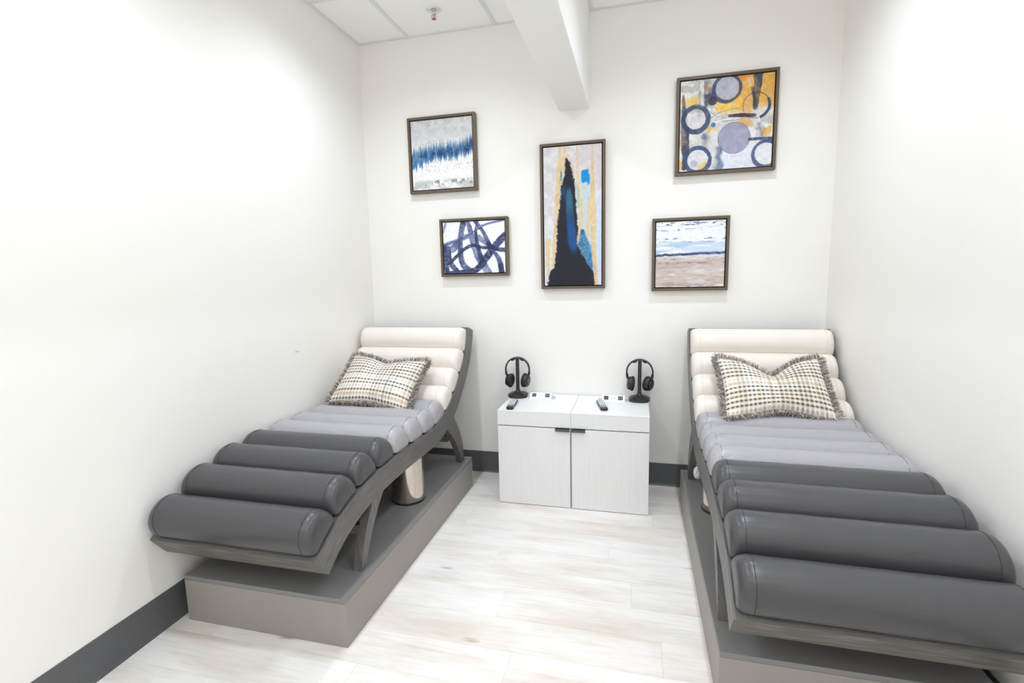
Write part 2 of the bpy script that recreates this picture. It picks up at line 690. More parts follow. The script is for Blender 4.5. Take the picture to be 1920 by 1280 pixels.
def tangent(i):
    a, b = TOP[max(i - 1, 0)], TOP[min(i + 1, NP - 1)]
    dx, dz = b[0] - a[0], b[1] - a[1]
    L = math.hypot(dx, dz)
    return dx / L, dz / L


def path_at(s):
    k = s / TOTAL * (NP - 1)
    i = min(int(k), NP - 2)
    t = k - i
    p = (TOP[i][0] * (1 - t) + TOP[i + 1][0] * t, TOP[i][1] * (1 - t) + TOP[i + 1][1] * t)
    ta, tb = tangent(i), tangent(i + 1)
    tx, tz = ta[0] * (1 - t) + tb[0] * t, ta[1] * (1 - t) + tb[1] * t
    L = math.hypot(tx, tz)
    return p, (tx / L, tz / L)


def offset(d):
    out = []
    for i in range(NP):
        tx, tz = tangent(i)
        out.append((TOP[i][0] + tz * d, TOP[i][1] - tx * d))
    return out


RAIL_D = 0.106


def rail_mesh(x0, x1):
    """S-curved rail between x0 and x1 with UVs along its length"""
    low = offset(RAIL_D)
    mb = MB()
    rows = []
    for i in range(NP):
        rows.append([(x0, *TOP[i]), (x1, *TOP[i]), (x1, *low[i]), (x0, *low[i])])
    b = mb.grid(rows, closed_v=True)
    mb.f.append((b, b + 1, b + 2, b + 3))
    e = b + (NP - 1) * 4
    mb.f.append((e + 3, e + 2, e + 1, e))
    me = mb.mesh('side_rail')
    uv = me.uv_layers.new(name='UVMap')
    us = [(i * TOTAL / (NP - 1)) for i in range(NP)]
    vv = [0.0, x1 - x0, x1 - x0 + RAIL_D, 2 * (x1 - x0) + RAIL_D]
    for p in me.polygons:
        for li in p.loop_indices:
            vi = me.loops[li].vertex_index
            uv.data[li].uv = (us[vi // 4], vv[vi % 4])
    set_smooth(me, 0.6)
    return me


def uv_box(me, long_axis):
    uv = me.uv_layers.new(name='UVMap')
    for p in me.polygons:
        for li in p.loop_indices:
            c = me.vertices[me.loops[li].vertex_index].co
            if long_axis == 'x':
                uv.data[li].uv = (c.x, c.y + c.z)
            else:
                uv.data[li].uv = (c.z, c.x + c.y)


def bolster_mesh(mat, w, h, L, seed, pleat):
    """D-section cushion lying along x, base on z=0, domed end caps"""
    r = random.Random(seed)
    cap = 0.046
    st = []
    nb = 24
    for k in range(nb + 1):
        q = k / nb
        q = q + 0.10 * math.sin(2 * PI * q) * -1.0
        st.append((-(L / 2 - cap) + (L - 2 * cap) * q, 1.0, 1.0))
    ends = []
    for k in range(1, 8):
        u = k / 7
        ends.append((cap * math.sin(u * PI / 2) ** 1.15 * 1.0, max(math.cos(u * PI / 2), 0) ** 0.42, 1 - 0.26 * u ** 2.6))
    full = [(-(L / 2 - cap) - e[0], e[1], e[2]) for e in reversed(ends)] + st + [((L / 2 - cap) + e[0], e[1], e[2]) for e in ends]
    n = 60
    pl = [r.uniform(-1, 1) for _ in range(n)]
    pl = [(pl[k - 1] + 2 * pl[k] + pl[(k + 1) % n]) / 4 for k in range(n)]
    rows = []
    for (x, sh, sw) in full:
        row = []
        for k in range(n):
            a = 2 * PI * k / n
            c, s = math.cos(a), math.sin(a)
            ex = 0.92
            yy = math.copysign(abs(c) ** ex, c) * w / 2 * sw
            if s >= 0:
                zz = 0.018 + (h - 0.018) * abs(s) ** 0.93 * max(sh, 0.04)
            else:
                zz = 0.018 - 0.018 * abs(s) ** 0.6
            pin = math.exp(-((abs(x) - (L / 2 - cap)) / 0.016) ** 2) * pl[k] * pleat if s > 0.12 else 0.0
            yy += c * pin
            zz += s * pin
            zz += (math.sin(x * 37 + seed) * 0.0006 if zz > 0.03 else 0)
            row.append((x, yy, zz))
        rows.append(row)
    mb = MB()
    b = mb.grid(rows, closed_v=True)
    mb.f.append(tuple(b + k for k in range(n)))
    e = b + (len(rows) - 1) * n
    mb.f.append(tuple(e + k for k in range(n))[::-1])
    me = mb.mesh('bolster')
    me.materials.append(mat)
    set_smooth(me, 1.2)
    # seam line at the end cap
    seams = []
    for sx in (-1, 1):
        x = sx * (L / 2 - cap)
        path = []
        for k in range(0, 25):
            a = PI * k / 24
            c, s = math.cos(a), math.sin(a)
            path.append((x, math.copysign(abs(c) ** 0.92, c) * w / 2 * 1.004, 0.018 + (h - 0.018) * abs(s) ** 0.93 + 0.0002))
        seams.append(MB().tube(path, 0.0013, 6).mesh('seam'))
    return me, seams


LW = 0.763
BOL_W, BOL_H, BOL_L = (TOTAL - 0.024) / 12 * 1.015, 0.115, 0.748
rail_l = rail_mesh(-LW / 2, -LW / 2 + 0.036)
rail_r = rail_mesh(LW / 2 - 0.036, LW / 2)
bol = {}
for kk, (mk, sm) in {'charcoal': ('charcoal', 'seam_dark'), 'silver': ('silver', 'seam_grey'), 'ivory': ('ivory', 'seam_ivory')}.items():
    me, se = bolster_mesh(M[mk], BOL_W, BOL_H, BOL_L, len(mk), {'charcoal': 0.0022, 'silver': 0.0042, 'ivory': 0.0012}[mk])
    for s in se:
        s.materials.append(M[sm])
    bol[kk] = (me, se)


def leg_poly(front, rear):
    return front + rear[::-1]


# legs as (y, z) outlines on the rail plane, feet at platform height
ZP = 0.2034
FRONT_LEG_F = [(-1.475, .478), (-1.50, .440), (-1.52, .414), (-1.55, .361), (-1.578, .300), (-1.596, .240), (-1.606, ZP)]
FRONT_LEG_B = [(-1.370, .486), (-1.405, .452), (-1.432, .425), (-1.476, .368), (-1.519, .306), (-1.550, .246), (-1.566, ZP)]
REAR_LEG_F = [(-.600, .520), (-.576, .488), (-.505, .425), (-.457, .372), (-.417, .318), (-.385, .259), (-.362, ZP)]
REAR_LEG_B = [(-.500, .570), (-.467, .534), (-.402, .454), (-.354, .374), (-.329, .303), (-.316, .243), (-.312, ZP)]


def smooth_curve(p, n=18):
    q, _ = resample(p, n)
    return q


def leg_mesh(f, b, x0, x1):
    A, B = smooth_curve(f), smooth_curve(b)
    mb = MB()
    rows = [[(x0, *A[i]), (x1, *A[i]), (x1, *B[i]), (x0, *B[i])] for i in range(len(A))]
    s = mb.grid(rows, closed_v=True)
    mb.f.append((s, s + 1, s + 2, s + 3))
    e = s + (len(A) - 1) * 4
    mb.f.append((e + 3, e + 2, e + 1, e))
    me = mb.mesh('leg')
    uv_box(me, 'z')
    set_smooth(me, 0.6)
    me.materials.append(M['wood'])
    return me


def lounger(cx, rz, label):
    t = empty('chaise_lounge', (cx, -1.0, 0), rz)
    tag(t, label, 'lounger', 'roll cushion loungers')
    dy = 1.0

    def put(name, me, mat=None, par=t):
        o = link(name, me, mat, par)
        o.location = (0, dy, 0)
        return o
    put('side_rail', rail_l, M['wood'])
    put('side_rail', rail_r, M['wood'])
    # curved deck between the rails, flush with their tops
    up, dn = offset(0.002), offset(0.022)
    mb = MB()
    rows = [[(-LW / 2 + 0.036, *up[i]), (LW / 2 - 0.036, *up[i]), (LW / 2 - 0.036, *dn[i]), (-LW / 2 + 0.036, *dn[i])] for i in range(2, NP - 2)]
    b = mb.grid(rows, closed_v=True)
    mb.f.append((b, b + 1, b + 2, b + 3))
    e = b + (len(rows) - 1) * 4
    mb.f.append((e + 3, e + 2, e + 1, e))
    me = mb.mesh('deck')
    uv_box(me, 'x')
    set_smooth(me, 0.6)
    put('deck', me, M['wood'])
    # end rails
    low = offset(RAIL_D)
    for nm, i, j in (('front_rail', 0, 2), ('top_rail', NP - 1, NP - 3)):
        mb = MB()
        prism_yz(mb, [TOP[i], TOP[j], low[j], low[i]], -LW / 2 + 0.036, LW / 2 - 0.036)
        me = mb.mesh(nm)
        uv_box(me, 'x')
        put(nm, me, M['wood'])
    for x0 in (-LW / 2 + 0.0005, LW / 2 - 0.0385):
        put('leg', leg_mesh(FRONT_LEG_F, FRONT_LEG_B, x0, x0 + 0.038))
        put('leg', leg_mesh(REAR_LEG_F, REAR_LEG_B, x0, x0 + 0.038))
    # stretchers
    for (y0, y1, z0, z1) in ((-.505, -.475, .390, .430), (-1.535, -1.505, .330, .370)):
        me = MB().box(-LW / 2 + 0.0385, LW / 2 - 0.0385, y0, y1, z0, z1).mesh('stretcher')
        uv_box(me, 'x')
        put('stretcher', me, M['wood'])
    # twelve roll cushions
    for i in range(12):
        kind = 'charcoal' if i < 4 else ('silver' if i < 8 else 'ivory')
        s = 0.012 + (TOTAL - 0.024) * (i + 0.5) / 12
        (py, pz), (tx, tz) = path_at(s)
        me, seams = bol[kind]
        o = bpy.data.objects.new('bolster', me)
        COL.objects.link(o)
        o.parent = t
        o['label'] = {'charcoal': 'charcoal vinyl roll cushion', 'silver': 'light grey vinyl roll cushion', 'ivory': 'ivory vinyl roll cushion'}[kind]
        o.location = (0, py + dy - tz * 0.001, pz + tx * 0.001)
        o.rotation_euler = (math.atan2(tz, tx), 0, 0)
        for sm in seams:
            so = bpy.data.objects.new('seam', sm)
            COL.objects.link(so)
            so.parent = o
    return t


PL = (0.052, 0.815, -1.786, -0.251)
PR = (2.168, 2.931, -1.754, -0.212)


def platform(P, label):
    x0, x1, y0, y1 = P
    t = empty('platform', ((x0 + x1) / 2, (y0 + y1) / 2, 0))
    tag(t, label, 'platform', 'lounger platforms')
    a, b = (x1 - x0) / 2, (y1 - y0) / 2
    MB().box(-a, a, -b, b, 0.0, ZP - 0.0195).build('box', M['platform'], t, bevel=0.0008, seg=1)
    MB().box(-a, a, -b, b, ZP - 0.0185, ZP).build('top_panel', M['platform_top_shaded'], t, bevel=0.001, seg=1)


platform(PL, 'low grey laminate platform under the left lounger, end panel facing us')
platform(PR, 'low grey laminate platform under the right lounger along the right wall')
lounger(0.020 + LW / 2, 0.0, 'lounger along the left wall with ivory, grey and charcoal rolls')
lounger(2.192 + LW / 2, -0.0125, 'lounger along the right wall, nearest us, with ivory, grey and charcoal rolls')


def cylinder(x, y, label):
    t = empty('metal_cylinder', (x, y, ZP))
    tag(t, label, 'cylinder', 'cylinders under the loungers')
    R = 0.091
    MB().lathe([(R - 0.002, 0.0), (R, 0.002), (R, 0.010), (R - 0.001, 0.012)], 48, cap1=False).build('base_ring', M['black'], t, smooth=True)
    MB().lathe([(R - 0.0012, 0.012), (R - 0.0012, 0.246), (R - 0.004, 0.249)], 64, cap0=False).build('shell', M['bronze'], t, smooth=True, angle=0.7)


cylinder(0.672, -0.925, 'polished bronze metal cylinder standing under the left lounger')
cylinder(2.322, -0.720, 'polished bronze metal cylinder standing under the right lounger')


# ------------------------------------------------------------------ cabinets
C0, CM, C1, CD, CH, CA = 1.0633, 1.5176, 1.9732, -0.459, 0.6014, 0.509


def cabinet(x0, x1, side, label):
    t = empty('cabinet', ((x0 + x1) / 2, 0, 0))
    tag(t, label, 'cabinet', 'white cabinets')
    a = (x1 - x0) / 2 - 0.0008
    MB().box(-a, a, CD + 0.020, -0.013, 0.0, CA).build('carcass', M['cab_body'], t)
    MB().box(-a, a, CD + 0.0005, -0.013, CA + 0.0005, CH - 0.0005).build('apron', M['cab_apron'], t)
    MB().box(-a, a, CD - 0.0005, -0.012, CH - 0.004, CH).build('top', M['cab_top'], t, bevel=0.001, seg=1)
    gapc = 0.004
    dl = -a if side < 0 else -a + gapc
    dr = a - gapc if side < 0 else a
    d = MB().box(dl, dr, CD, CD + 0.019, 0.004, CA - 0.008).build('door', M['cab_front'], t, bevel=0.0008, seg=1)
    # edge pull at the inner top corner
    hx0, hx1 = (dr - 0.088, dr - 0.001) if side < 0 else (dl + 0.001, dl + 0.082)
    h = MB()
    h.box(hx0, hx1, CD - 0.016, CD + 0.012, CA - 0.0078, CA - 0.0055)
    h.box(hx0, hx1, CD - 0.016, CD - 0.0135, CA - 0.020, CA - 0.0078)
    h.build('handle', M['dark_metal'], d)
    return t


cabinet(C0, CM, -1, 'white cabinet beside the left lounger, door pull at its right')
cabinet(CM, C1, 1, 'white cabinet beside the right lounger, door pull at its left')


def power_unit(x, y, rz, label):
    """low pop-up outlet block with two sockets, a usb pair and end plates"""
    t = empty('power_outlet', (x, y, CH), rz)
    tag(t, label, 'power outlet', 'desktop power outlets')
    L = 0.148
    mb = MB()
    prism_yz(mb, [(-0.030, 0.0), (-0.024, 0.006), (0.004, 0.034), (0.012, 0.034), (0.026, 0.0)], -L / 2, L / 2)
    mb.build('housing', M['outlet_white'], t, bevel=0.001, seg=1)
    for s in (-1, 1):
        mb = MB()
        prism_yz(mb, [(-0.030, 0.0), (-0.026, 0.004), (0.022, 0.010), (0.026, 0.0)], s * L / 2 + (0.001 if s > 0 else -0.020), s * L / 2 + (0.020 if s > 0 else -0.001))
        mb.build('end_plate', M['outlet_grey'], t)
    # sloping face axes
    d = Vector((0, 0.028, 0.028)).normalized()
    nrm = Vector((0, -1, 1)).normalized()
    org = Vector((0, -0.010, 0.020))

    def face_box(name, cx, w, hh, th, mat, par=t, lift=0.0):
        mb = MB()
        c = org + Vector((cx, 0, 0)) + nrm * lift
        ex, ey = Vector((w / 2, 0, 0)), d * hh / 2
        lo = [c - ex - ey, c + ex - ey, c + ex + ey, c - ex + ey]
        hi = [p + nrm * th for p in lo]
        b = len(mb.v)
        mb.v += [tuple(p) for p in lo + hi]
        for q in ((3, 2, 1, 0), (4, 5, 6, 7), (0, 1, 5, 4), (1, 2, 6, 5), (2, 3, 7, 6), (3, 0, 4, 7)):
            mb.f.append(tuple(b + i for i in q))
        return mb.build(name, mat, par)
    s1 = face_box('socket', -0.045, 0.028, 0.027, 0.0015, M['socket'])
    s2 = face_box('socket', 0.045, 0.030, 0.027, 0.0015, M['socket'])
    for dx in (-0.006, 0.006):
        face_box('slot', 0.045 + dx, 0.003, 0.009, 0.0006, M['outlet_grey'], s2, 0.0016)
    face_box('slot', 0.045, 0.005, 0.004, 0.0006, M['black'], s2, 0.0016)
    for dx in (-0.006, 0.006):
        face_box('usb_port', dx, 0.005, 0.013, 0.001, M['outlet_grey'])


power_unit(1.275, -0.120, 0.0, 'white desktop outlet block on the left cabinet beside the headphones')
power_unit(1.752, -0.120, 0.0, 'white desktop outlet block on the right cabinet behind the remote')


def remote(x, y, rz, length, label):
    t = empty('remote_control', (x, y, CH), rz)
    tag(t, label, 'remote', 'remote controls')
    w, th = 0.044, 0.016
    out = []
    L2 = length / 2
    for (cx, cy, a0) in ((w / 2 - 0.014, -L2 + 0.014, -PI / 2), (w / 2 - 0.006, L2 - 0.006, 0), (-w / 2 + 0.006, L2 - 0.006, PI / 2), (-w / 2 + 0.014, -L2 + 0.014, PI)):
        r = 0.014 if cy < 0 else 0.006
        for k in range(6):
            a = a0 + k / 5 * PI / 2
            out.append((cx + r * math.cos(a), cy + r * math.sin(a)))
    n = len(out)
    mb = MB()
    rows = [[(px * k, py * (1 - (1 - k) * 0.3), z) for px, py in out] for k, z in ((0.90, 0.0005), (1.0, 0.005), (1.0, th - 0.004), (0.93, th))]
    b = mb.grid(rows, closed_v=True)
    mb.f.append(tuple(b + k for k in range(n))[::-1])
    mb.f.append(tuple(b + 3 * n + k for k in range(n)))
    mb.build('body', M['black'], t, smooth=True, angle=0.6)
    for r_ in range(6):
        for c_ in range(3):
            cx, cy = (c_ - 1) * 0.0125, L2 - 0.022 - r_ * 0.0215
            MB().box(cx - 0.0046, cx + 0.0046, cy - 0.0066, cy + 0.0066, th - 0.001, th + 0.0022).build('button', M['button'], t, bevel=0.0008, seg=1)
    MB().box(-0.0185, 0.0185, -L2 + 0.042, -L2 + 0.050, th - 0.001, th + 0.001).build('stripe', M['button'], t)


remote(1.131, -0.345, 0.07, 0.205, 'black remote lying on the left cabinet at its front edge')
remote(1.690, -0.275, 0.22, 0.205, 'black remote lying askew on the right cabinet')


def headphone_stand(x, y, rz, label):
    t = empty('headphone_stand', (x, y, CH), rz)
    tag(t, label, 'headphone stand', 'headphone stands')
    n = 40

    def ring(sx, sy, z, e=0.75):
        r = []
        for k in range(n):
            a = 2 * PI * k / n
            c, s = math.cos(a), math.sin(a)
            r.append((math.copysign(abs(c) ** e, c) * sx, math.copysign(abs(s) ** e, s) * sy, z))
        return r
    rows = [ring(0.060, 0.062, 0.0006), ring(0.067, 0.069, 0.006), ring(0.068, 0.070, 0.016), ring(0.060, 0.062, 0.023), ring(0.032, 0.034, 0.032), ring(0.017, 0.018, 0.038), ring(0.0135, 0.0135, 0.050)]
    mb = MB()
    b = mb.grid(rows, closed_v=True)
    mb.f.append(tuple(b + k for k in range(n))[::-1])
    mb.f.append(tuple(b + 6 * n + k for k in range(n)))
    mb.build('base', M['black'], t, smooth=True, angle=0.9)
    MB().box(-0.0115, 0.0115, -0.009, 0.009, 0.040, 0.262).build('post', M['black'], t, bevel=0.005, seg=3, smooth=True, angle=0.8)
    MB().box(-0.012, 0.012, -0.014, 0.014, 0.256, 0.2615).build('rest', M['black'], t, bevel=0.002, seg=2)
    MB().box(-0.006, 0.006, -0.0205, -0.0150, 0.036, 0.042).build('indicator', M['dark_metal'], t)
    return t


def headphones(x, y, rz, cup_l, cup_r, label):
    t = empty('headphones', (x, y, CH), rz)
    tag(t, label, 'headphones', 'headphones on stands')
    R, zc = 0.0815, 0.1885
    # headband: flat strip bent to an arch
    mb = MB()
    rows = []
    N = 40
    for k in range(N + 1):
        a = math.radians(-14) + (PI + math.radians(28)) * k / N
        wd = 0.012 + 0.003 * math.sin(min(max(a, 0), PI))
        pr = []
        for rr, yy in ((R - 0.0050, -wd), (R + 0.0040, -wd * 0.8), (R + 0.0050, 0), (R + 0.0040, wd * 0.8), (R - 0.0050, wd), (R - 0.0057, 0)):
            pr.append((rr * math.cos(a), yy, zc + rr * math.sin(a)))
        rows.append(pr)
    b = mb.grid(rows, closed_v=True)
    mb.f.append(tuple(b + k for k in range(6)))
    e = b + N * 6
    mb.f.append(tuple(e + k for k in range(6))[::-1])
    mb.build('headband', M['black'], t, smooth=True, angle=0.8)
    # two soft pads under the crown
    for sg in (-1, 1):
        path = []
        for k in range(9):
            a = PI / 2 + sg * math.radians(12 + 24 * k / 8)
            path.append((math.cos(a) * (R - 0.0085), 0, zc + math.sin(a) * (R - 0.0085)))
        rr = [0.003 + 0.0048 * math.sin(PI * k / 8) for k in range(9)]
        MB().tube(path, rr, 10).build('crown_pad', M['black_soft'], t, smooth=True)
    for sg, turn in ((-1, cup_l), (1, cup_r)):
        cz = 0.112
        # yoke arm
        MB().tube([(sg * (R - 0.002), 0, zc - 0.012), (sg * (R - 0.003), 0, 0.158), (sg * (R - 0.010), 0, 0.140), (sg * (R - 0.016), 0, 0.122)], [0.0075, 0.0085, 0.0075, 0.006], 10, sy=0.7).build('yoke', M['black'], t, smooth=True)
        c = bpy.data.objects.new('ear_cup', None)
        mbc = MB()

        def oval(prof):
            rws = []
            for r_, xx in prof:
                rws.append([(xx, r_ * math.cos(2 * PI * k / 32), r_ * 1.14 * math.sin(2 * PI * k / 32)) for k in range(32)])
            bb = mbc.grid(rws, closed_v=True)
            mbc.f.append(tuple(bb + k for k in range(32)))
            ee = bb + (len(prof) - 1) * 32
            mbc.f.append(tuple(ee + k for k in range(32))[::-1])
        oval([(0.024, 0.022), (0.033, 0.019), (0.037, 0.013), (0.0385, 0.004), (0.0385, -0.001)])
        cup = mbc.build('ear_cup', M['black'], t, smooth=True, angle=0.7)
        mbc = MB()
        oval([(0.037, -0.0012), (0.041, -0.003), (0.043, -0.009), (0.042, -0.016), (0.036, -0.020), (0.028, -0.020), (0.024, -0.012)])
        pad = mbc.build('ear_pad', M['black_soft'], cup, smooth=True)
        mbc = MB()
        oval([(0.018, 0.0216), (0.021, 0.0235), (0.015, 0.0245)])
        mbc.build('cup_cap', M['dark_metal'], cup, smooth=True)
        cup.location = (sg * 0.0555, 0, cz)
        cup.rotation_euler = (0, math.radians(6) * sg, (0 if sg > 0 else PI) + turn)
    return t


headphone_stand(1.112, -0.105, 0.0, 'black headphone stand on the left cabinet')
headphones(1.112, -0.105, 0.05, math.radians(-16), math.radians(-20), 'black headphones hanging on the stand on the left cabinet')
headphone_stand(1.916, -0.090, 0.0, 'black headphone stand on the right cabinet')
headphones(1.916, -0.090, -0.05, math.radians(12), math.radians(-38), 'black headphones hanging on the stand on the right cabinet')


# ------------------------------------------------------------------ painting helpers (flat print as point colours)
def vnoise(nx, ny, w, h, seed, oct=1):
    """smooth value noise on an h x w grid with nx, ny cells"""
    out = np.zeros((h, w))
    amp, tot = 1.0, 0.0
    r = np.random.default_rng(seed)
    for o in range(oct):
        gx, gy = max(2, int(nx * 2 ** o)), max(2, int(ny * 2 ** o))
        g = r.random((gy + 2, gx + 2))
        xs, ys = np.linspace(0, gx, w), np.linspace(0, gy, h)
        x0, y0 = np.minimum(xs.astype(int), gx), np.minimum(ys.astype(int), gy)
        fx, fy = xs - x0, ys - y0
        fx, fy = fx * fx * (3 - 2 * fx), fy * fy * (3 - 2 * fy)
        a = g[np.ix_(y0, x0)] * (1 - fx) + g[np.ix_(y0, x0 + 1)] * fx
        b = g[np.ix_(y0 + 1, x0)] * (1 - fx) + g[np.ix_(y0 + 1, x0 + 1)] * fx
        out += amp * (a * (1 - fy)[:, None] + b * fy[:, None])
        tot += amp
        amp *= 0.55
    return out / tot


class Paint:
    """little painter: u to the right, v downwards, both 0..1"""

    def __init__(self, w, h, aspect, bg):
        self.w, self.h, self.asp = w, h, aspect
        self.u, self.v = np.meshgrid(np.linspace(0, 1, w), np.linspace(0, 1, h))
        self.c = np.zeros((h, w, 3))
        self.c[:] = np.array(bg) / 255.0
        self.seed = 100

    def n(self, nx, ny, oct=2):
        self.seed += 1
        return vnoise(nx, ny, self.w, self.h, self.seed, oct)

    def lay(self, col, a):
        a = np.clip(a, 0, 1)[..., None]
        col = np.array(col, float)
        if col.ndim == 1:
            col = col / 255.0
        self.c = self.c * (1 - a) + col * a

    @staticmethod
    def step(x, a, b):
        t = np.clip((x - a) / (b - a), 0, 1)
        return t * t * (3 - 2 * t)

    def stroke(self, pts, width, col, alpha=1.0, col2=None, rough=0.25, soft=0.25, streak=0.35):
        """brush stroke through pts [(u, v)], width in u units (number or list)"""
        q = resample(pts, 60)[0] if len(pts) > 2 else [(pts[0][0] + (pts[1][0] - pts[0][0]) * k / 59, pts[0][1] + (pts[1][1] - pts[0][1]) * k / 59) for k in range(60)]
        ws = width if isinstance(width, (list, tuple)) else [width, width]
        best = np.full(self.u.shape, 9.0)
        tt = np.zeros_like(best)
        for k, (a, b) in enumerate(q):
            w = np.interp(k / 59, np.linspace(0, 1, len(ws)), ws) / 2
            d = np.hypot(self.u - a, (self.v - b) * self.asp) / w
            m = d < best
            best[m] = d[m]
            tt[m] = k / 59
        edge = best + (self.n(40, 40 * self.asp, 2) - 0.5) * rough
        a = 1 - self.step(edge, 1 - soft, 1.0)
        tex = 1 - streak * self.step(self.n(34, 34 * self.asp, 3), 0.35, 0.8)
        self.lay(col, a * alpha * tex)
        if col2 is not None:
            self.lay(col2, a * alpha * self.step(self.n(9, 9 * self.asp, 3), 0.45, 0.7) * 0.8)

    def disc(self, cx, cy, r, col, alpha=1.0, soft=0.06, rough=0.05, tex=0.3):
        d = np.hypot(self.u - cx, (self.v - cy) * self.asp) / r + (self.n(18, 18, 2) - 0.5) * rough
        a = 1 - self.step(d, 1 - soft, 1.0)
        self.lay(col, a * alpha * (1 - tex * self.n(20, 20, 3)))

    def ring(self, cx, cy, r, w, col, alpha=1.0, a0=None, a1=None, rough=0.4):
        d = np.hypot(self.u - cx, (self.v - cy) * self.asp)
        ww = w * (0.75 + 0.5 * self.n(5, 5, 1))
        e = np.abs(d - r) / (ww / 2) + (self.n(30, 30, 2) - 0.5) * rough
        a = 1 - self.step(e, 0.75, 1.0)
        if a0 is not None:
            ang = np.arctan2((self.v - cy) * self.asp, self.u - cx)
            k = ((ang - a0) % (2 * PI)) < ((a1 - a0) % (2 * PI))
            a = a * k
        self.lay(col, a * alpha * (1 - 0.3 * self.n(24, 24, 3)))

    def rect(self, u0, u1, v0, v1, col, alpha=1.0, soft=0.03, rough=0.06, tex=0.35):
        nn = (self.n(14, 14, 3) - 0.5) * rough * 2
        mm = (self.n(14, 14, 3) - 0.5) * rough * 2
        a = self.step(self.u + nn, u0 - soft, u0 + soft) * (1 - self.step(self.u + nn, u1 - soft, u1 + soft))
        a *= self.step(self.v + mm, v0 - soft, v0 + soft) * (1 - self.step(self.v + mm, v1 - soft, v1 + soft))
        self.lay(col, a * alpha * (1 - tex * self.step(self.n(22, 22, 3), 0.3, 0.8)))

    def mottle(self, amt, nx=30, ny=30):
        self.c *= (1 + amt * (self.n(nx, ny, 3) - 0.5) * 2)[..., None]

    def linear(self):
        c = np.clip(self.c, 0, 1)
        return np.where(c <= 0.04045, c / 12.92, ((c + 0.055) / 1.055) ** 2.4)


def painted_sheet(name, P, sx, sz, depth, parent):
    """canvas box: front face a fine grid carrying the print, thin sides"""
    w, h = P.w, P.h
    xs = (P.u - 0.5) * sx
    zs = (0.5 - P.v) * sz
    n = w * h
    co = np.zeros((n, 3))
    co[:, 0] = xs.ravel()
    co[:, 2] = zs.ravel()
    idx = np.arange(n).reshape(h, w)
    f = np.stack([idx[:-1, :-1], idx[1:, :-1], idx[1:, 1:], idx[:-1, 1:]], -1).reshape(-1, 4)
    me = bpy.data.meshes.new(name)
    extra = [(-sx / 2, 0, sz / 2), (sx / 2, 0, sz / 2), (sx / 2, 0, -sz / 2), (-sx / 2, 0, -sz / 2)]
    extra += [(a, depth, c) for a, b, c in extra]
    verts = [tuple(p) for p in co] + extra
    e = n
    faces = [tuple(int(i) for i in q) for q in f]
    faces += [(e, e + 1, e + 5, e + 4), (e + 1, e + 2, e + 6, e + 5), (e + 2, e + 3, e + 7, e + 6), (e + 3, e, e + 4, e + 7), (e + 4, e + 5, e + 6, e + 7)]
    me.from_pydata(verts, [], faces)
    me.update()
    ca = me.color_attributes.new('paint', 'FLOAT_COLOR', 'POINT')
    lin = P.linear().reshape(-1, 3)
    buf = np.ones((len(verts), 4))
    buf[:n, :3] = lin
    buf[n:, :3] = 0.6
    ca.data.foreach_set('color', buf.ravel())
    return link(name, me, M['canvas'], parent)


def picture(x0, x1, z0, z1, P, label):
    t = empty('framed_painting', ((x0 + x1) / 2, 0, z0))
    tag(t, label, 'painting', 'framed abstract paintings')
    a, hh = (x1 - x0) / 2, z1 - z0
    fw, dp = 0.0165, 0.040
    for (b0, b1, c0, c1) in ((-a, a, hh - fw, hh), (-a, a, 0, fw), (-a, -a + fw, fw, hh - fw), (a - fw, a, fw, hh - fw)):
        MB().box(b0, b1, -dp, -0.001, c0, c1).build('frame_bar', M['frame'], t, bevel=0.0008, seg=1)
    MB().box(-a + fw, a - fw, -0.008, -0.002, fw, hh - fw).build('backing', M['liner'], t)
    g = fw + 0.0065
    sx, sz = 2 * (a - g), hh - 2 * g
    c = painted_sheet('canvas', P, sx, sz, 0.024, t)
    c.location = (0, -0.033, hh / 2)
    return t


